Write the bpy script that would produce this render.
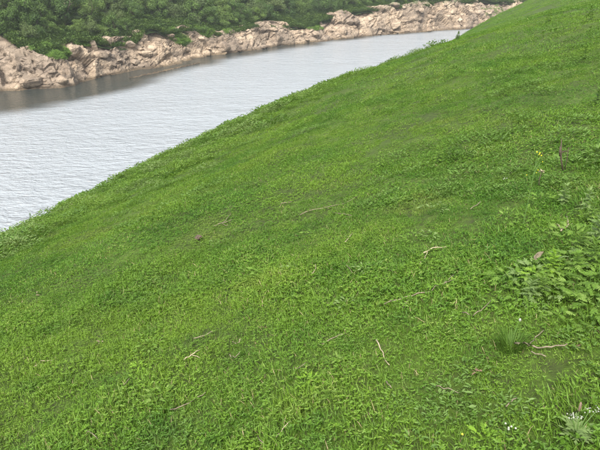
import bpy, bmesh, math, random
import numpy as np
from mathutils import Vector, Matrix, Euler, Quaternion
from mathutils.bvhtree import BVHTree

scene = bpy.context.scene
for o in list(bpy.data.objects):
    bpy.data.objects.remove(o)

# ------------------------------------------------------------------ camera
F, YH, H = 589.0, -30.0, 15.0          # focal length in photo pixels, horizon row, eye above the water
PITCH = math.atan((225 - YH) / F)
CP, SP = math.cos(PITCH), math.sin(PITCH)
cam_d = bpy.data.cameras.new('camera')
cam_d.sensor_width = 36.0
cam_d.lens = F / 600 * 36.0
cam_d.clip_start = 0.05
cam_d.clip_end = 3000
cam = bpy.data.objects.new('camera', cam_d)
scene.collection.objects.link(cam)
cam.location = (0, 0, H)
cam.rotation_euler = (math.pi / 2 - PITCH, 0, 0)
scene.camera = cam

# ------------------------------------------------------------------ sky and sun (bright overcast)
SUN_EL, SUN_AZ = 50.0, 198.0           # azimuth clockwise from the viewing direction
w = bpy.data.worlds.new('World')
scene.world = w
w.use_nodes = True
nt = w.node_tree
nt.nodes.clear()
sky = nt.nodes.new('ShaderNodeTexSky')
sky.sky_type = 'NISHITA'
sky.sun_disc = False
sky.sun_elevation = math.radians(SUN_EL)
sky.sun_rotation = math.radians(SUN_AZ)
sky.air_density = 1.0
sky.dust_density = 4.0
sky.ozone_density = 1.0
hsv = nt.nodes.new('ShaderNodeHueSaturation')      # a white veil of cloud takes most of the blue out
hsv.inputs['Saturation'].default_value = 0.30
bg = nt.nodes.new('ShaderNodeBackground')
bg.inputs['Strength'].default_value = 0.15
out = nt.nodes.new('ShaderNodeOutputWorld')
nt.links.new(sky.outputs[0], hsv.inputs['Color'])
nt.links.new(hsv.outputs[0], bg.inputs['Color'])
nt.links.new(bg.outputs[0], out.inputs['Surface'])
sun_d = bpy.data.lights.new('sun', 'SUN')
sun_d.energy = 1.5
sun_d.angle = math.radians(14)
sun_d.color = (1.0, 0.95, 0.87)
sun = bpy.data.objects.new('sun', sun_d)
scene.collection.objects.link(sun)
_az, _el = math.radians(SUN_AZ), math.radians(SUN_EL)
_to = Vector((math.sin(_az) * math.cos(_el), math.cos(_az) * math.cos(_el), math.sin(_el)))
sun.rotation_euler = _to.to_track_quat('Z', 'Y').to_euler()

vs = scene.view_settings
vs.view_transform = 'Standard'
vs.look = 'None'
vs.gamma = 1.0
vs.exposure = 1.6
vs.use_curve_mapping = False

RNG = np.random.default_rng(7)
random.seed(7)
col = scene.collection

scene.cycles.max_bounces = 4
scene.cycles.diffuse_bounces = 2
scene.cycles.glossy_bounces = 2
scene.cycles.transmission_bounces = 3

# ------------------------------------------------------------------ helpers
def link(name, me, mat=None, parent=None):
    o = bpy.data.objects.new(name, me)
    col.objects.link(o)
    if mat is not None and me is not None and len(me.materials) == 0:
        me.materials.append(mat)
    if parent is not None:
        o.parent = parent
    return o

def tag(o, label=None, cat=None, group=None, kind=None):
    if label: o['label'] = label
    if cat: o['category'] = cat
    if group: o['group'] = group
    if kind: o['kind'] = kind
    return o

def mesh(name, V, Fc, smooth=False, attrs=None):
    me = bpy.data.meshes.new(name)
    me.from_pydata([tuple(map(float, v)) for v in V], [], [tuple(int(i) for i in f) for f in Fc])
    if smooth:
        me.polygons.foreach_set('use_smooth', [True] * len(me.polygons))
    for k, a in (attrs or {}).items():
        at = me.attributes.new(k, 'FLOAT', 'POINT')
        at.data.foreach_set('value', np.asarray(a, dtype=np.float32))
    me.update()
    return me

def grid_mesh(name, P, closed=False, smooth=True, attrs=None):
    """P: (n, m, 3) array of points."""
    n, m_, _ = P.shape
    idx = np.arange(n * m_).reshape(n, m_)
    ii = idx if not closed else np.vstack([idx, idx[:1]])
    q = np.stack([ii[:-1, :-1], ii[1:, :-1], ii[1:, 1:], ii[:-1, 1:]], -1).reshape(-1, 4)
    me = bpy.data.meshes.new(name)
    me.vertices.add(n * m_)
    me.vertices.foreach_set('co', P.reshape(-1).astype(np.float32))
    me.loops.add(q.size)
    me.loops.foreach_set('vertex_index', q.reshape(-1).astype(np.int32))
    me.polygons.add(len(q))
    me.polygons.foreach_set('loop_start', (np.arange(len(q)) * 4).astype(np.int32))
    me.polygons.foreach_set('use_smooth', np.full(len(q), smooth))
    for k, a in (attrs or {}).items():
        at = me.attributes.new(k, 'FLOAT', 'POINT')
        at.data.foreach_set('value', np.asarray(a, dtype=np.float32).reshape(-1))
    me.update(calc_edges=True)
    me.validate()
    return me, q

# value noise, vectorised
def _h(ix, iy, iz, seed):
    n = (ix.astype(np.int64) * 374761393 + iy.astype(np.int64) * 668265263 + iz.astype(np.int64) * 2147483647 + seed * 974634777) & 0xffffffff
    n = ((n ^ (n >> 13)) * 1274126177) & 0xffffffff
    n = ((n ^ (n >> 16)) * 2246822519) & 0xffffffff
    return ((n ^ (n >> 15)) & 0xffffff) / float(0xffffff)

def vnoise(x, y, z=0.0, seed=0):
    x, y, z = np.broadcast_arrays(np.asarray(x, float), np.asarray(y, float), np.asarray(z, float))
    fx, fy, fz = np.floor(x), np.floor(y), np.floor(z)
    tx, ty, tz = x - fx, y - fy, z - fz
    tx, ty, tz = [t * t * t * (t * (t * 6 - 15) + 10) for t in (tx, ty, tz)]
    r = 0
    for dx in (0, 1):
        for dy in (0, 1):
            for dz in (0, 1):
                r = r + _h(fx + dx, fy + dy, fz + dz, seed) * (tx if dx else 1 - tx) * (ty if dy else 1 - ty) * (tz if dz else 1 - tz)
    return r * 2 - 1

def fbm(x, y, z=0.0, oct=4, seed=0, gain=.5):
    r, a = 0, 1.0
    for k in range(oct):
        r = r + a * vnoise(np.asarray(x) * 2 ** k, np.asarray(y) * 2 ** k, np.asarray(z) * 2 ** k, seed + k * 17)
        a *= gain
    return r

def worley(x, y, seed=0):
    """F1, F2 and the cell id of a 2-D cellular pattern."""
    fx, fy = np.floor(x), np.floor(y)
    f1 = np.full(x.shape, 9.0); f2 = np.full(x.shape, 9.0); cid = np.zeros(x.shape); tl = np.zeros(x.shape)
    for dx in (-1, 0, 1):
        for dy in (-1, 0, 1):
            cx, cy = fx + dx, fy + dy
            px = cx + _h(cx, cy, cx * 0, seed); py = cy + _h(cx, cy, cx * 0 + 1, seed)
            d = np.hypot(px - x, py - y)
            c = _h(cx, cy, cx * 0 + 2, seed)
            n1 = d < f1
            f2 = np.where(n1, f1, np.minimum(f2, d))
            cid = np.where(n1, c, cid)
            tx_ = (_h(cx, cy, cx * 0 + 3, seed) - .5) * (x - px) + (_h(cx, cy, cx * 0 + 4, seed) - .5) * (y - py)
            tl = np.where(n1, tx_, tl)
            f1 = np.where(n1, d, f1)
    return f1, f2, cid, tl

def ray(px, py):
    X = (px - 300) / F
    Y = -(py - 225) / F
    return np.array([X, CP + Y * SP, -SP + Y * CP])

def at_water(px, py):
    d = ray(px, py)
    t = -H / d[2]
    return np.array([d[0] * t, d[1] * t])

# ------------------------------------------------------------------ materials
def new_mat(name):
    m = bpy.data.materials.new(name)
    m.use_nodes = True
    m.node_tree.nodes.clear()
    return m, m.node_tree

def N(t, typ, **kw):
    n = t.nodes.new(typ)
    for k, v in kw.items():
        if k in n.inputs: n.inputs[k].default_value = v
        else: setattr(n, k, v)
    return n

def ramp(t, fac, stops, interp='LINEAR'):
    r = t.nodes.new('ShaderNodeValToRGB')
    r.color_ramp.interpolation = interp
    e = r.color_ramp.elements
    while len(e) < len(stops): e.new(0.5)
    for el, (p, c) in zip(e, stops):
        el.position = p
        el.color = (*c, 1) if len(c) == 3 else c
    t.links.new(fac, r.inputs[0])
    return r.outputs[0]

def mixc(t, fac, a, b, mode='MIX'):
    n = t.nodes.new('ShaderNodeMix')
    n.data_type = 'RGBA'
    n.blend_type = mode
    for sock, v in ((n.inputs[0], fac), (n.inputs[6], a), (n.inputs[7], b)):
        if hasattr(v, 'is_linked') or isinstance(v, bpy.types.NodeSocket): t.links.new(v, sock)
        elif isinstance(v, (int, float)): sock.default_value = v
        else: sock.default_value = (*v, 1)
    return n.outputs[2]

def noise_tex(t, vec, scale, detail=4, rough=.55):
    n = t.nodes.new('ShaderNodeTexNoise')
    n.inputs['Scale'].default_value = scale
    n.inputs['Detail'].default_value = detail
    n.inputs['Roughness'].default_value = rough
    if vec is not None: t.links.new(vec, n.inputs['Vector'])
    return n.outputs['Fac']

def mapping(t, vec, scale=(1, 1, 1), rot=(0, 0, 0)):
    mp = t.nodes.new('ShaderNodeMapping')
    mp.inputs['Scale'].default_value = scale
    mp.inputs['Rotation'].default_value = rot
    t.links.new(vec, mp.inputs['Vector'])
    return mp.outputs[0]

def math_n(t, op, a, b=None, c=None):
    n = t.nodes.new('ShaderNodeMath'); n.operation = op
    for i, v in enumerate((a, b, c)):
        if v is None: continue
        if isinstance(v, (int, float)): n.inputs[i].default_value = v
        else: t.links.new(v, n.inputs[i])
    return n.outputs[0]

def leaf_material(name, stops, patch=None, patch_scale=.5, rand_amt=.5, transl=.35, rough=.55, spec=.25, fine=None):
    """Leaves: colour along a ramp by a per-leaf tint, a per-object random number and patches over the ground."""
    m, t = new_mat(name)
    at = N(t, 'ShaderNodeAttribute', attribute_name='tint')
    oi = N(t, 'ShaderNodeObjectInfo')
    geo = N(t, 'ShaderNodeNewGeometry')
    f = math_n(t, 'ADD', math_n(t, 'MULTIPLY', at.outputs['Fac'], 1 - rand_amt), math_n(t, 'MULTIPLY', oi.outputs['Random'], rand_amt))
    c = ramp(t, f, stops)
    if patch:
        n = noise_tex(t, geo.outputs['Position'], patch_scale, 3, .6)
        pf = ramp(t, n, [(.38, (0, 0, 0)), (.66, (1, 1, 1))])
        c = mixc(t, pf, c, mixc(t, .62, c, patch))
    if fine:                                   # darker and drier kinds of grass growing in small mixed patches
        n = noise_tex(t, geo.outputs['Position'], 3.2, 3, .65)
        c = mixc(t, ramp(t, n, [(.50, (0, 0, 0)), (.64, (1, 1, 1))]), c, mixc(t, .42, c, fine))
        n = noise_tex(t, mapping(t, geo.outputs['Position'], (1, 1, 1), (.3, .2, .9)), .9, 5, .7)
        c = mixc(t, ramp(t, n, [(.56, (0, 0, 0)), (.70, (1, 1, 1))]), c, mixc(t, .38, c, (.17, .19, .045)))
    b = N(t, 'ShaderNodeBsdfPrincipled', Roughness=rough)
    b.inputs['Specular IOR Level'].default_value = spec
    t.links.new(c, b.inputs['Base Color'])
    tr = N(t, 'ShaderNodeBsdfTranslucent')
    t.links.new(mixc(t, 1.0, c, (1.25, 1.2, .55), 'MULTIPLY'), tr.inputs['Color'])
    mx = N(t, 'ShaderNodeMixShader'); mx.inputs[0].default_value = transl
    o = N(t, 'ShaderNodeOutputMaterial')
    t.links.new(b.outputs[0], mx.inputs[1]); t.links.new(tr.outputs[0], mx.inputs[2]); t.links.new(mx.outputs[0], o.inputs['Surface'])
    return m

M = {}
M['grass'] = leaf_material('grass_blades', [(0, (.027, .082, .008)), (.45, (.065, .152, .013)), (.8, (.106, .205, .020)), (1, (.20, .235, .065))], patch=(.135, .220, .018), patch_scale=.42, fine=(.026, .088, .008), transl=.28)
M['straw'] = leaf_material('dry_grass', [(0, (.16, .13, .06)), (1, (.30, .25, .13))], transl=.15)
M['cover'] = leaf_material('ground_cover_leaves', [(0, (.050, .105, .015)), (.6, (.090, .165, .028)), (1, (.15, .225, .07))], patch=(.10, .19, .035), patch_scale=1.1)
M['weed'] = leaf_material('weed_leaves', [(0, (.070, .140, .018)), (.6, (.11, .195, .03)), (1, (.17, .25, .06))], rand_amt=.35, spec=.12)
M['weed_dark'] = leaf_material('dark_weed_leaves', [(0, (.050, .105, .015)), (1, (.095, .165, .028))], rand_amt=.35, spec=.12)
M['weed_pale'] = leaf_material('pale_weed_leaves', [(0, (.10, .170, .045)), (1, (.18, .25, .09))], rand_amt=.35, spec=.12)
M['weed_lime'] = leaf_material('lime_weed_leaves', [(0, (.11, .23, .016)), (1, (.19, .31, .03))], rand_amt=.35)
M['tree'] = leaf_material('tree_leaves', [(0, (.026, .056, .012)), (.4, (.056, .105, .020)), (.75, (.095, .155, .030)), (1, (.14, .20, .045))], patch=(.070, .118, .022), patch_scale=.22, rand_amt=.7, transl=.2, rough=.6)
M['tree_pale'] = leaf_material('pale_tree_leaves', [(0, (.055, .085, .026)), (.5, (.090, .130, .038)), (1, (.14, .175, .06))], rand_amt=.5, transl=.28, rough=.6)
M['bank_grass'] = leaf_material('far_bank_grass', [(0, (.070, .145, .018)), (1, (.13, .22, .035))], rand_amt=.4, transl=.3)

def plain(name, c1, c2, scale=20, rough=.8, bump=.3):
    m, t = new_mat(name)
    tc = N(t, 'ShaderNodeTexCoord')
    n = noise_tex(t, tc.outputs['Object'], scale, 5, .6)
    b = N(t, 'ShaderNodeBsdfPrincipled', Roughness=rough)
    b.inputs['Specular IOR Level'].default_value = .25
    t.links.new(ramp(t, n, [(.3, c1), (.7, c2)]), b.inputs['Base Color'])
    bp = N(t, 'ShaderNodeBump', Strength=bump, Distance=.02)
    t.links.new(n, bp.inputs['Height']); t.links.new(bp.outputs[0], b.inputs['Normal'])
    o = N(t, 'ShaderNodeOutputMaterial'); t.links.new(b.outputs[0], o.inputs['Surface'])
    return m

M['bark'] = plain('bark', (.07, .055, .04), (.16, .13, .10), 6)
M['twig'] = plain('weathered_twig', (.09, .075, .05), (.22, .185, .125), 60)
M['twig_pale'] = plain('bleached_twig', (.20, .165, .105), (.38, .32, .215), 60)
M['twig_dark'] = plain('dark_dead_stalk', (.035, .026, .018), (.08, .06, .04), 60)
M['dead_leaf'] = plain('dead_leaf', (.10, .070, .045), (.20, .135, .085), 40)
M['clod'] = plain('earth_clod', (.04, .03, .022), (.11, .08, .055), 30)
M['stem'] = plain('green_stem', (.05, .105, .02), (.09, .15, .035), 40, .5)
M['yellow'] = plain('yellow_petals', (.55, .46, .02), (.66, .56, .04), 40, .5)
M['white'] = plain('white_petals', (.20, .215, .175), (.31, .315, .27), 40, .5)
M['spike'] = plain('pinkish_spike', (.11, .078, .055), (.19, .135, .095), 60, .7)

def soil_material():
    m, t = new_mat('grassy_soil')
    geo = N(t, 'ShaderNodeNewGeometry')
    n1 = noise_tex(t, geo.outputs['Position'], 14, 6, .65)
    n2 = noise_tex(t, geo.outputs['Position'], .6, 4, .6)
    c = ramp(t, n1, [(.30, (.026, .028, .013)), (.5, (.036, .055, .012)), (.72, (.065, .110, .016))])
    c = mixc(t, ramp(t, n2, [(.4, (0, 0, 0)), (.65, (1, 1, 1))]), c, mixc(t, .2, c, (.11, .19, .02)))
    b = N(t, 'ShaderNodeBsdfPrincipled', Roughness=.9)
    b.inputs['Specular IOR Level'].default_value = .1
    t.links.new(c, b.inputs['Base Color'])
    bp = N(t, 'ShaderNodeBump', Strength=.6, Distance=.03)
    t.links.new(n1, bp.inputs['Height']); t.links.new(bp.outputs[0], b.inputs['Normal'])
    o = N(t, 'ShaderNodeOutputMaterial'); t.links.new(b.outputs[0], o.inputs['Surface'])
    return m
M['soil'] = soil_material()

def water_material():
    m, t = new_mat('river_water')
    geo = N(t, 'ShaderNodeNewGeometry')
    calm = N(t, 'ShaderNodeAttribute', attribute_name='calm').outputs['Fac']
    rot = (0, 0, math.radians(-35))
    a = noise_tex(t, mapping(t, geo.outputs['Position'], (.40, .85, 1), rot), 1.0, 4, .65)
    b_ = noise_tex(t, mapping(t, geo.outputs['Position'], (1.3, 2.3, 1), rot), 1.0, 3, .6)
    gust = noise_tex(t, mapping(t, geo.outputs['Position'], (.04, .10, 1), rot), 1.0, 3, .5)
    hgt = math_n(t, 'ADD', math_n(t, 'MULTIPLY', a, 1.0), math_n(t, 'MULTIPLY', b_, .6))
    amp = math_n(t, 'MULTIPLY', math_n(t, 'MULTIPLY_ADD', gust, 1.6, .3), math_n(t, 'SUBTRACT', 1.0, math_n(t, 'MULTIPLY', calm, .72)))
    hgt = math_n(t, 'MULTIPLY', hgt, amp)
    bp = N(t, 'ShaderNodeBump', Strength=1.0, Distance=.42)
    t.links.new(hgt, bp.inputs['Height'])
    b = N(t, 'ShaderNodeBsdfPrincipled', IOR=1.333)
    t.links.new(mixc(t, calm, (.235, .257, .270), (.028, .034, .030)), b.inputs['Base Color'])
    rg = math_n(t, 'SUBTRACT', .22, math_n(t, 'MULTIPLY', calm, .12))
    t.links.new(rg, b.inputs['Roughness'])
    t.links.new(bp.outputs[0], b.inputs['Normal'])
    o = N(t, 'ShaderNodeOutputMaterial'); t.links.new(b.outputs[0], o.inputs['Surface'])
    return m
M['water'] = water_material()

def rock_material():
    m, t = new_mat('river_rock')
    geo = N(t, 'ShaderNodeNewGeometry')
    pos = geo.outputs['Position']
    oi = N(t, 'ShaderNodeObjectInfo')
    big = noise_tex(t, pos, .16, 4, .6)
    band = noise_tex(t, mapping(t, pos, (.25, .25, 1.6), (.5, .25, .6)), 1.0, 5, .65)
    fine = noise_tex(t, pos, 2.2, 7, .7)
    c = ramp(t, band, [(.25, (.13, .10, .075)), (.40, (.26, .20, .142)), (.56, (.375, .298, .215)), (.75, (.46, .375, .28))])
    c = mixc(t, ramp(t, big, [(.42, (0, 0, 0)), (.58, (1, 1, 1))]), c, mixc(t, .6, c, (.13, .108, .088)))
    c = mixc(t, .75, c, ramp(t, fine, [(.28, (.38, .35, .32)), (.44, (.82, .80, .77)), (.56, (1.0, .98, .96)), (.75, (1.15, 1.12, 1.07))]), 'MULTIPLY')
    vo = N(t, 'ShaderNodeTexVoronoi', feature='DISTANCE_TO_EDGE', Scale=1.0)
    wv_ = t.nodes.new('ShaderNodeVectorMath'); wv_.operation = 'ADD'
    cmb = N(t, 'ShaderNodeCombineXYZ')
    for q_ in range(3): t.links.new(math_n(t, 'MULTIPLY', fine, 1.6), cmb.inputs[q_])
    t.links.new(mapping(t, pos, (.35, .35, .9), (.4, .3, .5)), wv_.inputs[0]); t.links.new(cmb.outputs[0], wv_.inputs[1])
    t.links.new(wv_.outputs[0], vo.inputs['Vector'])
    crack = ramp(t, vo.outputs['Distance'], [(.0, (.16, .14, .12)), (.07, (1, 1, 1))])
    c = mixc(t, .8, c, crack, 'MULTIPLY')
    # rock that the river keeps wet and stained
    sep = N(t, 'ShaderNodeSeparateXYZ'); t.links.new(pos, sep.inputs[0])
    zz = math_n(t, 'ADD', sep.outputs[2], math_n(t, 'MULTIPLY', math_n(t, 'SUBTRACT', fine, .5), .5))
    mr = N(t, 'ShaderNodeMapRange'); mr.inputs['From Min'].default_value = .18; mr.inputs['From Max'].default_value = .55
    t.links.new(zz, mr.inputs['Value'])
    c = mixc(t, mr.outputs[0], mixc(t, 1.0, c, (.40, .38, .33), 'MULTIPLY'), c)
    # lichen and moss higher up
    up = math_n(t, 'MULTIPLY', noise_tex(t, pos, .7, 5, .65), ramp(t, math_n(t, 'MULTIPLY', sep.outputs[2], .1), [(.25, (0, 0, 0)), (.7, (1, 1, 1))]))
    c = mixc(t, ramp(t, up, [(.44, (0, 0, 0)), (.58, (.7, .7, .7))]), c, (.085, .11, .045))
    b = N(t, 'ShaderNodeBsdfPrincipled', Roughness=.85)
    b.inputs['Specular IOR Level'].default_value = .25
    t.links.new(c, b.inputs['Base Color'])
    bp = N(t, 'ShaderNodeBump', Strength=.7, Distance=.2)
    t.links.new(fine, bp.inputs['Height']); t.links.new(bp.outputs[0], b.inputs['Normal'])
    o = N(t, 'ShaderNodeOutputMaterial'); t.links.new(b.outputs[0], o.inputs['Surface'])
    return m
M['rock'] = rock_material()

def hill_material():
    m, t = new_mat('wooded_soil')
    geo = N(t, 'ShaderNodeNewGeometry')
    n = noise_tex(t, geo.outputs['Position'], .9, 6, .65)
    b = N(t, 'ShaderNodeBsdfPrincipled', Roughness=.9)
    b.inputs['Specular IOR Level'].default_value = .1
    t.links.new(ramp(t, n, [(.3, (.030, .034, .016)), (.55, (.040, .066, .020)), (.75, (.065, .10, .030))]), b.inputs['Base Color'])
    bp = N(t, 'ShaderNodeBump', Strength=.8, Distance=.4)
    t.links.new(n, bp.inputs['Height']); t.links.new(bp.outputs[0], b.inputs['Normal'])
    o = N(t, 'ShaderNodeOutputMaterial'); t.links.new(b.outputs[0], o.inputs['Surface'])
    return m
M['hill'] = hill_material()

# ------------------------------------------------------------------ the near hillside (one sheet, runs under the river)
GA, GB = 0.45376, -0.21073             # gradient of the tangent plane through the eye
GM = math.hypot(GA, GB)
Q1, Q2 = 0.27174, 0.0081633
CU = [-20, 0, 8, 14, 20, 28, 38, 50, 65, 85, 110, 150]
CZ = [0, 0, -0.09, 0.02, 0.45, 0.36, -0.122, -0.666, -0.748, 0.099, 2.354, 4.606]

def su(x, y):
    return -(GA * x + GB * y) / GM, (-GB * x + GA * y) / GM

def ground_z(x, y):
    s, u = su(x, y)
    se = s + .0012 * np.maximum(0, u - 50) ** 2
    q = np.where(se > 0, 1.6 + Q1 * se + Q2 * se * se, 1.6 + Q1 * se + .002 * se * se)
    q = np.where(se < -60, 1.6 - Q1 * 60 + .002 * 3600 + (se + 60) * .03, q)
    cz = sum(np.interp(u + k, CU, CZ) for k in (-3, 0, 3)) / 3
    z = H - q + cz
    r = np.hypot(x, y)
    k = np.clip(r / 3.0, .35, 1)
    z = z + k * (.045 * fbm(s * 1.3, u * .55, oct=3, seed=3) + .065 * fbm(s * .42, u * .15, oct=2, seed=9) + .018 * vnoise(s * 4.1, u * 3.3, seed=15))
    return np.maximum(z, -3.0 + .05 * vnoise(x * .1, y * .1))

ang = np.concatenate([np.linspace(-48, 48, 480), np.linspace(49, 311, 200)]) * math.pi / 180
rad = np.exp(np.linspace(math.log(.4), math.log(700), 215))
AA, RR = np.meshgrid(ang, rad, indexing='ij')
X, Y = RR * np.sin(AA), RR * np.cos(AA)
P = np.stack([X, Y, ground_z(X, Y)], -1)
me, gq = grid_mesh('ground', P, closed=True)
ground = tag(link('ground', me, M['soil']), kind='structure')
GPTS = P.reshape(-1, 3)
bvh_ground = BVHTree.FromPolygons([Vector(v) for v in GPTS], [tuple(map(int, f)) for f in gq])

# ------------------------------------------------------------------ the far bank: shoreline, rock, wooded hillside
PIX = [(-140, 100), (-70, 95), (0, 91), (25, 90), (60, 88), (77, 85), (84, 80.5), (117, 74), (150, 68), (180, 63), (203, 58), (240, 52), (270, 48), (307, 43), (333, 40),
       (360, 37), (380, 35), (423, 32), (467, 28.5), (520, 25), (580, 21)]
TOP = [(-140, 20), (0, 24), (14, 31), (28, 42), (40, 51), (58, 54), (68, 43), (80, 43), (92, 40), (105, 38), (118, 40), (135, 40), (150, 38), (162, 29), (174, 27), (186, 31), (200, 28),
       (215, 27), (233, 33), (247, 29), (262, 25), (278, 22), (300, 23), (312, 26), (330, 20), (345, 15), (357, 10), (375, 8), (400, 8), (420, 6), (440, 2), (470, -2), (510, -2), (580, -4)]
pts = np.array([at_water(*p) for p in PIX])
seg = np.hypot(*np.diff(pts, axis=0).T)
arc = np.concatenate([[0], np.cumsum(seg)])
DS = .32
ta = np.arange(0, arc[-1], DS)
sx = np.interp(ta, arc, pts[:, 0]); sy = np.interp(ta, arc, pts[:, 1]); spx = np.interp(ta, arc, [p[0] for p in PIX])
def smooth(a, n):
    k = np.ones(n) / n
    return np.convolve(np.pad(a, n // 2, mode='reflect', reflect_type='odd'), k, 'valid')[:len(a)]
sx, sy = smooth(sx, 7), smooth(sy, 7)
nx0, ny0 = np.gradient(smooth(sx, 41)), np.gradient(smooth(sy, 41))
ln = np.hypot(nx0, ny0)
NX, NY = -ny0 / ln, nx0 / ln            # away from the river
# height of the rock so that its top shows on the row in TOP
topy = np.interp(spx, [p[0] for p in TOP], [p[1] for p in TOP])
HR = np.zeros(len(ta))
hs = np.linspace(.5, 26, 400)
SLOPE_W = .85
for i in range(len(ta)):
    xx, yy, zz = sx[i] + NX[i] * SLOPE_W * hs, sy[i] + NY[i] * SLOPE_W * hs, hs - H
    dep = yy * CP - zz * SP
    pyy = 225 - F * (yy * SP + zz * CP) / dep
    HR[i] = hs[np.argmin(np.abs(pyy - topy[i]))]
HR = smooth(HR, 9)
WR = SLOPE_W * HR

NW = 62
wn = np.concatenate([[-.55, -.3, -.15, -.05], np.linspace(0, 1.25, NW)])
T2, W2 = np.meshgrid(ta, wn, indexing='ij')
HH, WW = HR[:, None], WR[:, None]
ww = np.where(W2 < 0, W2 * 4.0, W2 * WW)
# terraces and slabs dipping to the right
prof = np.clip(W2, 0, 1)
h = np.where(W2 < 0, ww * .6, HH * (prof ** .92))
h = np.where(W2 > 1, HH + (W2 - 1) * WW * .25, h)
env = np.clip(W2 * 5, 0, 1) * np.clip((1.30 - W2) * 3, .2, 1)
strata = T2 * .55 + ww * 1.1 + .7 * fbm(T2 * .11, ww * .16, seed=21, oct=3)
saw = (strata * .62) % 1.0
saw2 = (strata * 1.9 + .3 * vnoise(T2 * .3, ww * .3, seed=5)) % 1.0
wx_ = .35 * fbm(T2 * .5, ww * .5, seed=31, oct=2)
f1, f2, cid, tla = worley(T2 * .16 + ww * .10 + wx_ * .5, ww * .24 - T2 * .05, seed=4)
g1, g2, gid, tlb = worley(T2 * .42 + ww * .2 + wx_, ww * .55 - T2 * .10, seed=8)
h1, h2, hid, tlc = worley(T2 * 1.1 + wx_ * 2, ww * 1.3, seed=12)
mixs = np.clip(.5 + 1.3 * vnoise(T2 * .055, 0 * T2, seed=77), 0, 1)        # some stretches slabby, others blocky
disp = (mixs * (.8 * (saw - .5) + .25 * (saw2 - .5)) + 1.7 * (cid - .5) + 2.6 * tla - .5 * np.clip(.06 - (f2 - f1), 0, .06) / .06
        + .42 * (gid - .5) + 1.3 * tlb - .45 * np.clip(.07 - (g2 - g1), 0, .07) / .07
        + .12 * (hid - .5) + .3 * tlc + .7 * fbm(T2 * .10, ww * .15, seed=41, oct=2) + .12 * np.abs(fbm(T2 * .8 + ww * .5, ww * .9, seed=51, oct=4)))
disp = disp * env * np.clip(HH / 6.0, .6, 1.15)
wob = .9 * fbm(T2 * .22, W2 * 0, seed=61, oct=3) * np.clip(1 - W2, 0, 1)     # the waterline itself wanders
iw = ww - disp * .75 + wob
P = np.stack([sx[:, None] + NX[:, None] * iw, sy[:, None] + NY[:, None] * iw, h + disp * .65], -1)
me, rq = grid_mesh('rock_bank', P, smooth=False)
rock_bank = tag(link('rock_bank', me, M['rock']), kind='structure')
bvh_rock = BVHTree.FromPolygons([Vector(v) for v in P.reshape(-1, 3)], [tuple(map(int, f)) for f in rq])

hw = np.concatenate([np.linspace(-.8, 30, 45), np.linspace(32, 160, 24)])
T3, W3 = np.meshgrid(ta[::4], hw, indexing='ij')
H4, WR4 = HR[::4, None], WR[::4, None]
RISE = 1.0 - np.exp(-np.clip(W3, 0, None) / 26.0)
hz = H4 - .9 + np.where(W3 < 0, W3 * .6, 0) + RISE * np.maximum(20.0 - H4 * .5, 12) * .95 + .55 * fbm(T3 * .12, W3 * .16, seed=71, oct=3)
def hill_pt(i, wv):
    """A point of the hillside: index along the shore, distance behind the rock edge."""
    r = 1.0 - math.exp(-max(wv, 0) / 26.0)
    return np.array([sx[i] + NX[i] * (WR[i] + wv), sy[i] + NY[i] * (WR[i] + wv),
                     HR[i] - .9 + r * max(20.0 - HR[i] * .5, 12) * .95 + .55 * float(fbm(np.array([ta[i] * .12]), np.array([wv * .16]), seed=71, oct=3)[0])])
P = np.stack([sx[::4, None] + NX[::4, None] * (WR4 + W3), sy[::4, None] + NY[::4, None] * (WR4 + W3), hz], -1)
me, hq = grid_mesh('far_hillside', P)
hillside = tag(link('far_hillside', me, M['hill']), kind='structure')
bvh_hill = BVHTree.FromPolygons([Vector(v) for v in P.reshape(-1, 3)], [tuple(map(int, f)) for f in hq])

def cast(px, py, bvhs):
    d = Vector(ray(px, py)).normalized()
    best = None
    for b in bvhs:
        loc, nor, idx, dist = b.ray_cast(Vector((0, 0, H)), d)
        if loc is not None and (best is None or dist < best[2]): best = (loc, nor, dist)
    return best

def on_ground(x, y):
    return float(ground_z(np.array([x]), np.array([y]))[0])

def at(px, py):
    """The point of the near hillside that the photograph shows there."""
    return cast(px, py, [bvh_ground])[0]

# ------------------------------------------------------------------ the river
gx = np.concatenate([[-900, -500, -260], np.arange(-150, 200, 1.5), [260, 500, 900]])
gy = np.concatenate([[-900, -400, -150], np.arange(-60, 260, 1.5), [320, 500, 900]])
GX, GY = np.meshgrid(gx, gy, indexing='ij')
d2 = np.full(GX.shape, 1e9)
for i in range(0, len(ta), 6):
    d2 = np.minimum(d2, (GX - sx[i]) ** 2 + (GY - sy[i]) ** 2)
dist = np.sqrt(d2)
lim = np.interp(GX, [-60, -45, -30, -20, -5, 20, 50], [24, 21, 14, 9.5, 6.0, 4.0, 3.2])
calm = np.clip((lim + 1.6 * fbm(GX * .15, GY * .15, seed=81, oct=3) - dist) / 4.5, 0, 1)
P = np.stack([GX, GY, 0 * GX], -1)
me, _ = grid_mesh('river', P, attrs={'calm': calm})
river = tag(link('river', me, M['water']), kind='structure')

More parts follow.
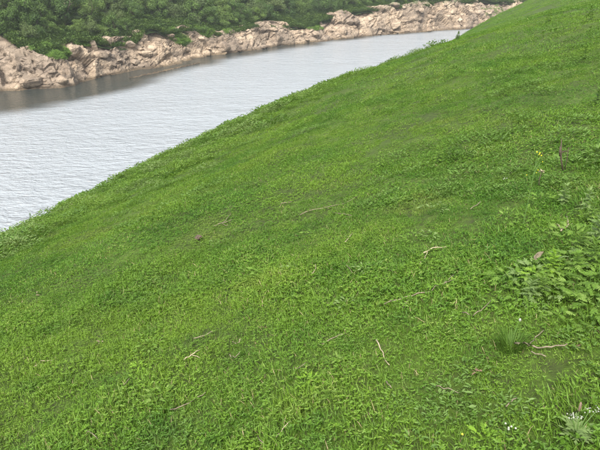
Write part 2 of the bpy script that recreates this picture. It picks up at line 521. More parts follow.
# ------------------------------------------------------------------ rocks of the bank
def rock_mesh(name, seed, sub=3, planes=13):
    r = np.random.default_rng(seed)
    bm = bmesh.new()
    bmesh.ops.create_icosphere(bm, subdivisions=sub, radius=1)
    n = r.normal(size=(planes, 3)); n /= np.linalg.norm(n, axis=1)[:, None]
    hgt = r.uniform(.55, .95, planes)
    for v in bm.verts:
        d = np.array(v.co) / np.linalg.norm(v.co)
        dd = n @ d
        rr = min(1.0, np.min(np.where(dd > .05, hgt / np.maximum(dd, .05), 9)))
        rr *= 1 + .05 * float(fbm(np.array([d[0] * 2.5 + seed]), np.array([d[1] * 2.5]), np.array([d[2] * 2.5]), 3, seed)[0])
        v.co = Vector(d * rr)
    me = bpy.data.meshes.new(name)
    bm.to_mesh(me); bm.free()
    me.materials.append(M['rock'])
    return me
rock_meshes = [rock_mesh('rock', 100 + k) for k in range(9)]

def place_rock(name, loc, nor, size, flat, parent=None, k=None, rz=None, tilt=0.0):
    o = link(name, random.choice(rock_meshes) if k is None else rock_meshes[k], None, parent)
    o.rotation_euler = Euler((random.uniform(-.3, .3) + tilt, random.uniform(-.3, .3) + tilt * .5, random.uniform(0, 6.28) if rz is None else rz))
    o.scale = (size, size * random.uniform(.6, 1.0), size * flat)
    o.location = loc - Vector((0, 0, size * flat * .15))
    return o

# outcropping blocks, parts of the bank
for n_ in range(95):
    i = int(random.uniform(.12, .93) * len(ta))
    wv = random.random() ** 1.3
    base = Vector((sx[i] + NX[i] * WR[i] * wv, sy[i] + NY[i] * WR[i] * wv, 30))
    hit = bvh_rock.ray_cast(base, Vector((0, 0, -1)))
    if hit[0] is None: continue
    place_rock('rock', hit[0], hit[1], random.uniform(.4, 1.25) * (1 + ta[i] / 300) * (1.0 if wv > .12 else .75), random.uniform(.35, .65), rock_bank)
# boulders that stand out
for px, py, size, flat, label in [
        (105, 42, 1.35, 1.05, 'large rounded tan boulder at the top of the far rocks, right of the pinnacle'),
        (93, 45, .62, 2.6, 'narrow upright rock pinnacle at the foot of the far shrubs'),
        (72, 50, 1.5, .75, 'broad tan boulder at the right end of the bright grass wedge'),
        (30, 82, 1.7, .7, 'wide pale boulder at the waterline at the left of the far rocks'),
        (62, 80, 1.2, .7, 'blocky boulder at the waterline below the grass wedge'),
        (22, 80, .6, .9, 'small dark-sided boulder beside the wide pale one at the water'),
        (135, 62, 1.0, .6, 'low tan boulder on the ledges in the middle of the far rocks'),
        (222, 46, 1.7, .8, 'dark blocky boulder at the water right of the slanting slabs'),
        (206, 53, 1.1, .7, 'low boulder at the waterline beneath the slanting pale slabs'),
        (340, 30, 1.9, .8, 'grey boulder low on the distant rocks, left of the gully'),
        (395, 24, 2.1, .8, 'pale boulder on the most distant rocks over the water')]:
    hit = cast(px, py, [bvh_rock, bvh_hill])
    if hit is None: continue
    tag(place_rock('boulder', hit[0], hit[1], size, flat, k=hash(label) % 9 if False else (px % 9), rz=px * .1), label, 'boulder', 'boulders on the far bank')
# the low ledge that stands out of the water off the middle rocks
lp = [at_water(132, 78), at_water(150, 74), at_water(168, 70), at_water(185, 66.5), at_water(200, 62.5)]
V, Fc = [], []
L = 60
for j in range(L):
    f = j / (L - 1) * (len(lp) - 1); k = min(int(f), len(lp) - 2); c = lp[k] + (lp[k + 1] - lp[k]) * (f - k)
    wd = .55 * math.sin(math.pi * (j + .4) / L) ** .5 * (1 + .5 * float(vnoise(np.array([j * .35]), np.array([0.]))[0])) * .6 + .06
    c = c + .35 * float(vnoise(np.array([j * .2]), np.array([5.]))[0])
    dr = (lp[k + 1] - lp[k]); dr = dr / np.linalg.norm(dr); nn = np.array([-dr[1], dr[0]])
    for q_, hh in ((-1.2, -.5), (-.8, .03), (-.2, .13), (.5, .10), (1.2, -.5)):
        V.append((*(c + nn * wd * q_), hh + (.09 * random.uniform(-1, 1) if hh > 0 else 0)))
for j in range(L - 1):
    for q_ in range(4):
        a0 = j * 5 + q_
        Fc.append((a0, a0 + 5, a0 + 6, a0 + 1))
tag(link('rock_ledge', mesh('rock_ledge', V, Fc), M['rock']), 'low dark rock ledge breaking the water off the far bank', 'rock')

# ------------------------------------------------------------------ instancing for what cannot be counted
def scatter(name, pts_, rots, scales, idx, protos, label, cat):
    """One object: points that carry small plants through geometry nodes."""
    me = bpy.data.meshes.new(name)
    n = len(pts_)
    me.vertices.add(n)
    me.vertices.foreach_set('co', np.asarray(pts_, np.float32).reshape(-1))
    for nm, typ, key, arr in (('rot', 'FLOAT_VECTOR', 'vector', rots), ('scl', 'FLOAT', 'value', scales), ('idx', 'INT', 'value', idx)):
        at_ = me.attributes.new(nm, typ, 'POINT')
        at_.data.foreach_set(key, np.asarray(arr, np.int32 if typ == 'INT' else np.float32).reshape(-1))
    o = link(name, me)
    c = bpy.data.collections.new(name + '_plants')
    for k, p in enumerate(protos):
        po = bpy.data.objects.new('%s_plant_%02d' % (name, k), p)
        c.objects.link(po)
    g = bpy.data.node_groups.new(name, 'GeometryNodeTree')
    g.interface.new_socket('Geometry', in_out='INPUT', socket_type='NodeSocketGeometry')
    g.interface.new_socket('Geometry', in_out='OUTPUT', socket_type='NodeSocketGeometry')
    gi, go = g.nodes.new('NodeGroupInput'), g.nodes.new('NodeGroupOutput')
    ci = g.nodes.new('GeometryNodeCollectionInfo')
    ci.inputs['Collection'].default_value = c
    ci.inputs['Separate Children'].default_value = True
    ci.inputs['Reset Children'].default_value = True
    ip = g.nodes.new('GeometryNodeInstanceOnPoints')
    ip.inputs['Pick Instance'].default_value = True
    def named(nm, typ):
        a_ = g.nodes.new('GeometryNodeInputNamedAttribute'); a_.data_type = typ
        a_.inputs['Name'].default_value = nm
        return a_.outputs['Attribute']
    er = g.nodes.new('FunctionNodeEulerToRotation')
    g.links.new(named('rot', 'FLOAT_VECTOR'), er.inputs[0])
    g.links.new(gi.outputs[0], ip.inputs['Points'])
    g.links.new(ci.outputs[0], ip.inputs['Instance'])
    g.links.new(named('idx', 'INT'), ip.inputs['Instance Index'])
    g.links.new(er.outputs[0], ip.inputs['Rotation'])
    g.links.new(named('scl', 'FLOAT'), ip.inputs['Scale'])
    g.links.new(ip.outputs[0], go.inputs[0])
    md = o.modifiers.new('plants', 'NODES')
    md.node_group = g
    return tag(o, label, cat, kind='stuff')

def rotations(normals, lean=.6):
    out_ = np.zeros((len(normals), 3))
    for k, n in enumerate(normals):
        v = Vector((n[0] * lean, n[1] * lean, n[2])).normalized()
        q = Vector((0, 0, 1)).rotation_difference(v) @ Quaternion((0, 0, 1), random.uniform(0, 6.283))
        out_[k] = q.to_euler()
    return out_

def blade(V, Fc, T, x, y, z, hgt, wid, az, lean, bend, tint, tw=0):
    dx, dy = math.cos(az), math.sin(az)
    sx_, sy_ = -math.sin(az + tw), math.cos(az + tw)
    b0 = len(V)
    for f, wf in ((0, .75), (.4, 1.0), (.75, .65)):
        off = lean * f + bend * f * f
        zz = hgt * (f - .30 * bend / max(hgt, 1e-4) * f * f * .5)
        for sgn in (-1, 1):
            V.append((x + dx * off + sgn * sx_ * wid * wf * .5, y + dy * off + sgn * sy_ * wid * wf * .5, z + zz))
            T.append(tint)
    off = lean + bend
    V.append((x + dx * off, y + dy * off, z + hgt * max(.25, 1 - .30 * bend / max(hgt, 1e-4)))); T.append(tint)
    Fc += [(b0, b0 + 1, b0 + 3, b0 + 2), (b0 + 2, b0 + 3, b0 + 5, b0 + 4), (b0 + 4, b0 + 5, b0 + 6)]

def leaflet(V, Fc, T, base, direction, length, width, tint, fold=.25):
    """A small pointed oval leaf, folded along its midrib."""
    d = Vector(direction).normalized()
    s_ = d.cross(Vector((0, 0, 1)))
    s_ = s_.normalized() if s_.length > 1e-3 else Vector((1, 0, 0))
    u_ = s_.cross(d)
    b = Vector(base); b0 = len(V)
    for p in (b, b + d * length * .5 - u_ * length * .06, b + d * length,
              b + d * length * .30 + s_ * width * .42 + u_ * width * fold, b + d * length * .68 + s_ * width * .36 + u_ * width * fold,
              b + d * length * .30 - s_ * width * .42 + u_ * width * fold, b + d * length * .68 - s_ * width * .36 + u_ * width * fold):
        V.append(tuple(p)); T.append(tint)
    Fc += [(b0, b0 + 3, b0 + 4, b0 + 1), (b0 + 1, b0 + 4, b0 + 2), (b0, b0 + 1, b0 + 6, b0 + 5), (b0 + 1, b0 + 2, b0 + 6)]

def tuft(seed, n, radius, hmin, hmax, wid, leafy=0.0, leaf=.02, straw=0.02, mat='grass'):
    r = random.Random(seed)
    V, Fc, T, S = [], [], [], []
    for _ in range(n):
        a_, d_ = r.uniform(0, 6.283), radius * math.sqrt(r.random())
        x, y = math.cos(a_) * d_, math.sin(a_) * d_
        f0 = len(Fc)
        if r.random() < leafy:
            hg = r.uniform(hmin, hmax) * .75
            k = r.choice((2, 3, 3))
            a0 = r.uniform(0, 6.283)
            ti = r.random()
            for q_ in range(k):
                aa = a0 + q_ * 6.283 / k + r.uniform(-.4, .4)
                L_ = leaf * r.uniform(.7, 1.35)
                leaflet(V, Fc, T, (x, y, hg), (math.cos(aa), math.sin(aa), r.uniform(-.25, .6)), L_, L_ * r.uniform(.5, .8), ti)
        else:
            hg = r.uniform(hmin, hmax)
            blade(V, Fc, T, x, y, -.01, hg, wid * r.uniform(.7, 1.3), r.uniform(0, 6.283), hg * r.uniform(.05, .6), hg * r.uniform(0, .75), r.random(), r.uniform(-.6, .6))
        S += [1 if len(Fc) - f0 == 3 and r.random() < straw else 0] * (len(Fc) - f0)
    me = mesh('tuft', V, Fc, False, {'tint': T})
    me.materials.append(M[mat]); me.materials.append(M['straw'])
    me.polygons.foreach_set('material_index', S)
    return me

# ------------------------------------------------------------------ grass over the near hillside
def ring(r0, r1, dens, half=40, keep=None, clump=.12):
    area = math.radians(2 * half) / 2 * (r1 * r1 - r0 * r0)
    n = int(area * dens)
    rr = np.sqrt(RNG.uniform(r0 * r0, r1 * r1, n))
    aa = np.radians(RNG.uniform(-half, half, n))
    x, y = rr * np.sin(aa), rr * np.cos(aa)
    s, u = su(x, y)
    se = s + .0012 * np.maximum(0, u - 50) ** 2
    ok = (se < 18.5) & (se > -75)
    d = fbm(x * .9, y * .9, seed=201, oct=3)
    ok &= RNG.random(n) < (1 - clump) + clump * np.clip(.5 + d, 0, 1)
    if keep is not None: ok &= keep(x, y, s, u)
    return x[ok], y[ok]

def normals(x, y):
    e = .25
    gx_ = (ground_z(x + e, y) - ground_z(x - e, y)) / (2 * e)
    gy_ = (ground_z(x, y + e) - ground_z(x, y - e)) / (2 * e)
    n = np.stack([-gx_, -gy_, np.ones_like(gx_)], -1)
    return n / np.linalg.norm(n, axis=1)[:, None]

def lush(x, y):
    return np.clip(.7 * fbm(x * .33, y * .33, seed=301, oct=3) + .6 * fbm(x * 1.9, y * 1.9, seed=302, oct=2) + .5, 0, 1)

protos, off = [], {}
def add(key, lst):
    off[key] = (len(protos), len(lst)); protos.extend(lst)
add('near', [tuft(10 + k, 900, .20, .012, .050, .0030, leafy=.10, leaf=.012, straw=.03) for k in range(7)])
add('mid', [tuft(30 + k, 2300, .50, .010, .034, .0038, leafy=.10, leaf=.017, straw=.022) for k in range(6)])
add('far', [tuft(50 + k, 2200, 1.1, .012, .036, .0085, leafy=.10, leaf=.028, straw=.010) for k in range(6)])
add('dist', [tuft(70 + k, 2000, 2.5, .02, .055, .024, leafy=.08, leaf=.05, straw=.008) for k in range(5)])
def lattice(r0, r1, rad_, half, over=2.7):
    """Jittered lattice in a sector, so that round turfs of that radius cover it without gaps."""
    d = math.sqrt(math.pi * rad_ * rad_ / over)
    g = np.arange(-r1 - d, r1 + d, d)
    x, y = np.meshgrid(g, g[g > -r1 * .1])
    x = (x + d * .5 * (np.arange(x.shape[0])[:, None] % 2)).ravel(); y = y.ravel()
    x = x + RNG.uniform(-.3, .3, len(x)) * d; y = y + RNG.uniform(-.3, .3, len(y)) * d
    r = np.hypot(x, y); a = np.degrees(np.abs(np.arctan2(x, y)))
    s, u = su(x, y)
    se = s + .0012 * np.maximum(0, u - 50) ** 2
    ok = (r > r0) & (r < r1) & (a < half) & (se < 18.5) & (se > -75)
    return x[ok], y[ok]
PX, PN, PS, PI = [], [], [], []
for key, r0, r1, rad_, lean in (('near', .3, 5.6, .20, .85), ('mid', 5.3, 15, .50, .9), ('far', 14, 45, 1.1, 1.0), ('dist', 43, 135, 2.5, 1.0)):
    x, y = lattice(r0, r1, rad_, {'near': 82, 'mid': 60, 'far': 48, 'dist': 42}[key])
    z = ground_z(x, y)
    lu = lush(x, y)
    PX.append(np.stack([x, y, z - .004], -1)); PN.append(rotations(normals(x, y), lean))
    PS.append(RNG.uniform(.88, 1.12, len(x)) * ((.72 + .75 * lu) if key == 'near' else (.85 + .4 * lu)))
    PI.append(off[key][0] + RNG.integers(0, off[key][1], len(x)))
print('grass tufts', [len(p) for p in PX])
scatter('grass', np.concatenate(PX), np.concatenate(PN), np.concatenate(PS), np.concatenate(PI), protos,
        'short bright green grass covering the near hillside', 'grass')

# low broad-leaved ground cover in patches
def cover_plant(seed, n, radius, hgt, leaf, mat='cover'):
    r = random.Random(seed)
    V, Fc, T = [], [], []
    for _ in range(n):
        a_, d_ = r.uniform(0, 6.283), radius * r.random() ** .6
        x, y = math.cos(a_) * d_, math.sin(a_) * d_
        z = hgt * r.uniform(.3, 1) * (1 - .45 * d_ / radius)
        aa = a_ + r.uniform(-1.2, 1.2)
        L_ = leaf * r.uniform(.6, 1.3)
        leaflet(V, Fc, T, (x, y, z), (math.cos(aa), math.sin(aa), r.uniform(-.3, .8)), L_, L_ * r.uniform(.35, .6), r.random())
    me = mesh('cover', V, Fc, False, {'tint': T})
    me.materials.append(M[mat])
    return me
cp_ = [cover_plant(200 + k, 34, .08, .055, .022) for k in range(5)] + [cover_plant(220 + k, 64, .18, .10, .040) for k in range(5)] + [cover_plant(240 + k, 120, .36, .22, .075) for k in range(5)]
cp_ += [cover_plant(260 + k, 230, .34, .22, .050, 'weed') for k in range(3)] + [cover_plant(270 + k, 220, .32, .20, .045, 'weed_pale') for k in range(2)]
def patchy(th, sc, seed):
    return lambda x, y, s, u: fbm(x * sc, y * sc, seed=seed, oct=3) + np.clip(x * .14 - .1, -.2, .45) * (y < 12) > th
PX, PN, PS, PI = [], [], [], []
def edge_band(x, y, s, u):
    wv = 14.0 + .9 * fbm(u * .25, s * 0, seed=401, oct=2)
    fade = np.clip((s - (wv - 7.5)) / 5.0, 0, 1) * np.clip((40 - u) / 14, 0, 1)
    return (s < wv + 4) & (RNG.random(len(x)) < fade * np.clip(.75 + .9 * fbm(x * .5, y * .5, seed=402, oct=2), .1, 1))
for r0, r1, dens, base, keep in ((1.2, 6, 48, 0, patchy(.42, 1.5, 311)), (5, 16, 10, 5, patchy(.30, .7, 312)), (14, 60, 2.4, 5, patchy(.35, .3, 313)),
                                 (9, 50, 9.0, 15, edge_band), (9, 50, 7.0, 5, edge_band), (9, 45, 1.8, 10, edge_band)):
    x, y = ring(r0, r1, dens, half=48, keep=keep, clump=.5)
    PX.append(np.stack([x, y, ground_z(x, y) - .005], -1)); PN.append(rotations(normals(x, y), .6))
    PS.append(RNG.uniform(.5, 1.25, len(x)) * (1.0 if r0 != 9 else RNG.uniform(.6, 1.45, len(x)))); PI.append(base + RNG.integers(0, 5, len(x)))
print('cover', [len(p) for p in PX])
scatter('ground_cover', np.concatenate(PX), np.concatenate(PN), np.concatenate(PS), np.concatenate(PI), cp_,
        'low broad-leaved weeds growing through the grass and along the brow of the bank', 'weeds')

# ------------------------------------------------------------------ trees and shrubs of the far bank
def tube(V, Fc, pts_, rads, sides=6):
    b0 = len(V)
    for k, (p, r_) in enumerate(zip(pts_, rads)):
        p = Vector(p)
        t_ = (Vector(pts_[min(k + 1, len(pts_) - 1)]) - Vector(pts_[max(k - 1, 0)])).normalized()
        a_ = t_.orthogonal().normalized(); c_ = t_.cross(a_)
        for q_ in range(sides):
            th = 6.283 * q_ / sides
            V.append(tuple(p + (a_ * math.cos(th) + c_ * math.sin(th)) * r_))
    for k in range(len(pts_) - 1):
        for q_ in range(sides):
            i0 = b0 + k * sides + q_; i1 = b0 + k * sides + (q_ + 1) % sides
            Fc.append((i0, i1, i1 + sides, i0 + sides))
    Fc.append(tuple(b0 + (len(pts_) - 1) * sides + q_ for q_ in range(sides)))
    Fc.append(tuple(b0 + q_ for q_ in reversed(range(sides))))

def tree_meshes(seed, hgt, spread, nleaf, leaf):
    r = random.Random(seed)
    V, Fc = [], []
    tubeh = hgt * .55
    pts_ = [(0, 0, -.5)]
    for k in range(1, 5):
        pts_.append((pts_[-1][0] + r.uniform(-.12, .12) * hgt * .5, pts_[-1][1] + r.uniform(-.12, .12) * hgt * .5, tubeh * k / 4))
    tube(V, Fc, pts_, [.055 * hgt * .5, .045 * hgt * .5, .038 * hgt * .5, .03 * hgt * .5, .018 * hgt * .5])
    blobs = []
    nb = r.randint(13, 18)
    for k in range(nb):
        a_ = 6.283 * k / nb + r.uniform(-.4, .4)
        d_ = spread * r.uniform(.1, .95)
        z = hgt * r.uniform(.22, .92)
        d_ *= 1.0 - .55 * max(0, z / hgt - .5)
        c = Vector((math.cos(a_) * d_, math.sin(a_) * d_, z))
        blobs.append((c, spread * r.uniform(.22, .42)))
        src = Vector(pts_[r.randint(2, 4)])
        mid = (src + c) / 2 + Vector((r.uniform(-.1, .1), r.uniform(-.1, .1), -.05)) * spread
        tube(V, Fc, [src, mid, c], [.018 * hgt * .5, .013 * hgt * .5, .006 * hgt * .5], 4)
    tm = mesh('trunk', V, Fc, True); tm.materials.append(M['bark'])
    V, Fc, T = [], [], []
    for k in range(nleaf):
        c, rd = r.choice(blobs)
        d = Vector((r.gauss(0, 1), r.gauss(0, 1), r.gauss(0, 1) * .85)).normalized()
        p = c + d * rd * (r.random() ** .22) * Vector((1, 1, .8)).length / 1.6
        nrm = (d + Vector((r.gauss(0, .5), r.gauss(0, .5), r.gauss(0, .5) + .35))).normalized()
        a_ = nrm.orthogonal().normalized()
        a_ = Quaternion(nrm, r.uniform(0, 6.283)) @ a_
        c_ = nrm.cross(a_)
        L_ = leaf * r.uniform(.6, 1.4); wd = L_ * r.uniform(.35, .6)
        b0 = len(V); ti = r.random()
        for q_ in (p - a_ * L_ * .5, p + c_ * wd * .5 - nrm * L_ * .08, p + a_ * L_ * .5, p - c_ * wd * .5 - nrm * L_ * .08):
            V.append(tuple(q_)); T.append(ti)
        Fc.append((b0, b0 + 1, b0 + 2, b0 + 3))
    cm = mesh('crown', V, Fc, False, {'tint': T})
    return tm, cm
variants = []
for k in range(9):
    hgt = [3.4, 2.6, 4.2, 3.0, 2.2, 3.8, 2.8, 4.6, 3.3][k]
    tm, cm = tree_meshes(500 + k, hgt, hgt * [.62, .75, .5, .7, .85, .55, .7, .48, .6][k], 3000, .22)
    cm.materials.append(M['tree'] if k not in (3, 6) else M['tree_pale'])
    variants.append((tm, cm))

def plant_tree(i, wv, k, scale, name='shrub'):
    p = hill_pt(i, wv)
    z_ = p[2] - H
    if 225 - F * (p[1] * SP + z_ * CP) / (p[1] * CP - z_ * SP) < -22: return None
    e = link(name, None)
    e.location = Vector(p) - Vector((0, 0, .1))
    e.rotation_euler = (0, 0, random.uniform(0, 6.283))
    e.scale = (scale * random.uniform(.85, 1.2), scale * random.uniform(.85, 1.2), scale * random.uniform(.85, 1.15))
    for nm, me_ in (('trunk', variants[k][0]), ('crown', variants[k][1])):
        link(nm, me_, None, e)
    return e

bare = [(22, 64), (160, 194), (200, 214), (300, 318)]                 # stretches where grass, not shrubs, meets the rock
front = []
i = 20
while i < len(ta) - 6:
    px = spx[i]
    sc = random.uniform(.55, .95) * (1 + ta[i] / 420)
    wv = random.uniform(1.5, 2.7)
    if any(a_ < px < b_ for a_, b_ in bare): wv += 4.2; sc *= 1.1
    k = random.randrange(9)
    e = plant_tree(i, wv, k, sc)
    if e is not None: front.append((px, e, k))
    i += int(random.uniform(1.7, 3.0) * (1 + ta[i] / 500) / DS)
nback = 0
for row, w0 in enumerate((3.6, 6.6, 9.8, 13.4, 17.5, 22)):
    i = 20 + row * 3
    while i < len(ta) - 6:
        if not (row > 2 and (spx[i] < -60 or spx[i] > 540)):
            e = plant_tree(i, w0 + random.uniform(-1.3, 1.3), random.randrange(9), random.uniform(.75, 1.3) * (1 + ta[i] / 480))
            if e is not None: tag(e, 'leafy green shrub in the unbroken thicket covering the far hillside', 'shrub', 'shrubs of the far thicket'); nback += 1
        i += int(random.uniform(2.6, 4.3) * (1 + ta[i] / 420) / DS)
print('shrubs', len(front), nback)
shape = {0: 'rounded', 1: 'spreading', 2: 'tall', 3: 'pale green rounded', 4: 'low wide', 5: 'upright', 6: 'pale green bushy', 7: 'tall narrow', 8: 'dense'}
land = [(-1e9, 'beyond the left end of the far rocks'), (0, 'over the steep leftmost rock face'), (26, 'behind the bright grass wedge'), (64, 'behind the rock pinnacle'),
        (100, 'above the large rounded boulder'), (120, 'above the dark ledges'), (160, 'beside the sloping grass strip'), (192, 'above the slanting pale slabs'),
        (235, 'above the dark blocky rocks'), (290, 'by the small distant grass patch'), (330, 'above the pale distant cliff'), (400, 'on the farthest cliff over the water'),
        (467, 'behind the brow of the near hillside')]
groups = {}
for px, e, k in front:
    g = [t_ for a_, t_ in land if px >= a_][-1]
    groups.setdefault(g, []).append((px, e, k))
ordn = ['leftmost', 'second from left', 'third from left', 'fourth from left', 'fifth from left', 'sixth from left', 'seventh from left', 'eighth from left', 'ninth from left']
for g, lst in groups.items():
    lst.sort(key=lambda t_: t_[0])
    for n_, (px, e, k) in enumerate(lst):
        if px < 0 or px > 520:
            tag(e, 'shrub on the rock edge ' + g, 'shrub', 'shrubs ' + g)
        else:
            tag(e, '%s shrub %s%s' % (shape[k], g, ', ' + ordn[min(n_, 8)] if len(lst) > 1 else ''), 'shrub', 'shrubs along the rock edge')

# bright grass on the far bank
def bank_patch(poly, n):
    out_ = []
    xs, ys = [p[0] for p in poly], [p[1] for p in poly]
    def inside(x, y):
        c = False
        for k in range(len(poly)):
            (x1, y1), (x2, y2) = poly[k], poly[k - 1]
            if (y1 > y) != (y2 > y) and x < (x2 - x1) * (y - y1) / (y2 - y1) + x1: c = not c
        return c
    tries = 0
    while len(out_) < n and tries < n * 12:
        tries += 1
        x, y = random.uniform(min(xs), max(xs)), random.uniform(min(ys), max(ys))
        if not inside(x, y): continue
        hit = cast(x, y, [bvh_rock, bvh_hill])
        if hit: out_.append((hit[0], hit[1]))
    return out_
bt = [tuft(600 + k, 60, .45, .06, .22, .04, leafy=.15, leaf=.10, straw=0, mat='bank_grass') for k in range(4)]
patches = [([(20, 36), (38, 40), (70, 50), (67, 58), (48, 56), (32, 50)], 800), ([(158, 25), (170, 26), (191, 41), (184, 46), (170, 38)], 420), ([(194, 26), (216, 30), (208, 37), (199, 34)], 220),
           ([(300, 24), (316, 23), (324, 29), (310, 30)], 130), ([(70, 38), (90, 38), (88, 46), (76, 44)], 130), ([(8, 36), (22, 36), (30, 46), (18, 42)], 60), ([(216, 26), (232, 28), (226, 33)], 50), ([(480, 8), (500, 4), (505, 14), (490, 18)], 60)]
bp_ = [h_ for poly, n in patches for h_ in bank_patch(poly, n)]
scatter('bank_grass', [tuple(h_[0]) for h_ in bp_], rotations([tuple(h_[1]) for h_ in bp_], .4), RNG.uniform(.6, 1.3, len(bp_)), RNG.integers(0, 4, len(bp_)), bt,
        'bright green grass in strips between the far rocks and shrubs', 'grass')
# scrub that fills the ground between the shrubs
sc_pts, sc_n = [], []
for _ in range(8500):
    i = random.randrange(8, len(ta) - 8)
    wv = random.uniform(-.7, 17) if _ % 5 > 2 else random.uniform(-.6, 4.0)
    loc = Vector(hill_pt(i, wv))
    sc_pts.append(tuple(loc)); sc_n.append((0, 0, 1))
st = []
for k in range(4):
    r = random.Random(700 + k); V, Fc, T = [], [], []
    for q_ in range(170):
        a_, d_ = r.uniform(0, 6.283), .75 * r.random() ** .5
        aa = r.uniform(0, 6.283)
        leaflet(V, Fc, T, (math.cos(a_) * d_, math.sin(a_) * d_, r.uniform(.05, .8) * (1 - .4 * d_)), (math.cos(aa), math.sin(aa), r.uniform(-.2, .9)), r.uniform(.14, .3), .12, r.random())
    me = mesh('scrub', V, Fc, False, {'tint': T}); me.materials.append(M['tree']); st.append(me)
scatter('undergrowth', sc_pts, rotations(sc_n), RNG.uniform(.5, 1.25, len(sc_pts)), RNG.integers(0, 4, len(sc_pts)), st,
        'low dark undergrowth between the shrubs of the far hillside', 'undergrowth')

# ------------------------------------------------------------------ weeds one can pick out on the near hillside
def lobed_leaf(seed, lobes=3):
    """A deeply cut leaf, unit length along +X."""
    r = random.Random(seed)
    V, Fc = [(0, 0, 0)], []
    prev = 0
    n = lobes
    mid = [0]
    for k in range(1, n + 2):
        V.append((k / (n + 1), 0, .10 * math.sin(math.pi * k / (n + 1)))); mid.append(len(V) - 1)
    for k in range(n):
        a0, a1 = mid[k], mid[k + 1]
        Lk = [.42, .46, .34, .25][k] * r.uniform(.85, 1.15)
        xm = (k + .75) / (n + 1)
        for sgn in (-1, 1):
            V.append((xm + Lk * .62, sgn * Lk * .75, .05 + r.uniform(-.05, .07)))
            tip = len(V) - 1
            V.append((xm - .02, sgn * Lk * .45, .08)); bk = len(V) - 1
            f = (a0, bk, tip, a1)
            Fc.append(f if sgn < 0 else f[::-1])
    # end lobe
    V.append((1.0, .10, .04)); V.append((1.0, -.10, .04)); V.append((1.24, 0, -.03))
    e = mid[-1]
    Fc += [(mid[-2], len(V) - 2, len(V) - 1, e), (mid[-2], e, len(V) - 1, len(V) - 3)]
    me = mesh('leaf', V, Fc, False, {'tint': [r.random()] * len(V)})
    return me
def oval_leaf(seed, wd=.5):
    r = random.Random(seed)
    V, Fc, T = [], [], []
    leaflet(V, Fc, T, (0, 0, 0), (1, 0, .02), 1.0, wd, r.random(), .12)
    return mesh('leaf', V, Fc, False, {'tint': T})
def with_mat(me, m):
    me = me.copy(); me.materials.append(M[m]); return me
LEAF = {}
for m_ in ('weed', 'weed_dark', 'weed_pale', 'weed_lime'):
    LEAF['lobed', m_] = [with_mat(lobed_leaf(800 + k), m_) for k in range(4)]
    LEAF['oval', m_] = [with_mat(oval_leaf(820 + k, .42 + .06 * k), m_) for k in range(4)]
stem_V, stem_F = [], []
tube(stem_V, stem_F, [(0, 0, -.1), (.015, 0, .3), (.0, .02, .65), (.01, .01, 1.0)], [.018, .016, .013, .007], 5)
stem_me = mesh('stem', stem_V, stem_F, True); stem_me.materials.append(M['stem'])

def weed(px, py, kind, mat, hgt, leafL, n, label, spread=1.0, name='weed'):
    p = at(px, py)
    e = link(name, None)
    e.location = p
    e.rotation_euler = (random.uniform(-.12, .12), random.uniform(-.12, .12), random.uniform(0, 6.283))
    s_ = link('stem', stem_me, None, e); s_.scale = (hgt * .6, hgt * .6, hgt)
    n = int(n * 2.5)
    leafL *= .58
    mat_r = leafL * 2.6 if hgt <= .15 else 0
    for k in range(n):
        f = (k + .6) / n
        lf = link('leaf', random.choice(LEAF[kind, mat]), None, e)
        a_ = k * 2.4 + random.uniform(-.3, .3)
        L_ = leafL * random.uniform(.8, 1.2) * (1.1 - .55 * f)
        up = -.1 + .95 * f * f + random.uniform(-.15, .15)
        lf.location = (.01 * hgt, .01 * hgt, hgt * (.12 + .86 * f))
        if mat_r:
            rr_ = mat_r * math.sqrt(random.random())
            lf.location = (rr_ * math.cos(a_), rr_ * math.sin(a_) * .7, hgt * random.uniform(.35, .75) * (1.1 - .5 * rr_ / mat_r))
        lf.rotation_euler = Euler((random.uniform(-.3, .3), -up, a_))
        lf.scale = (L_ * spread, L_ * spread, L_)
    return tag(e, label, 'weed', 'leafy weeds in the grass')

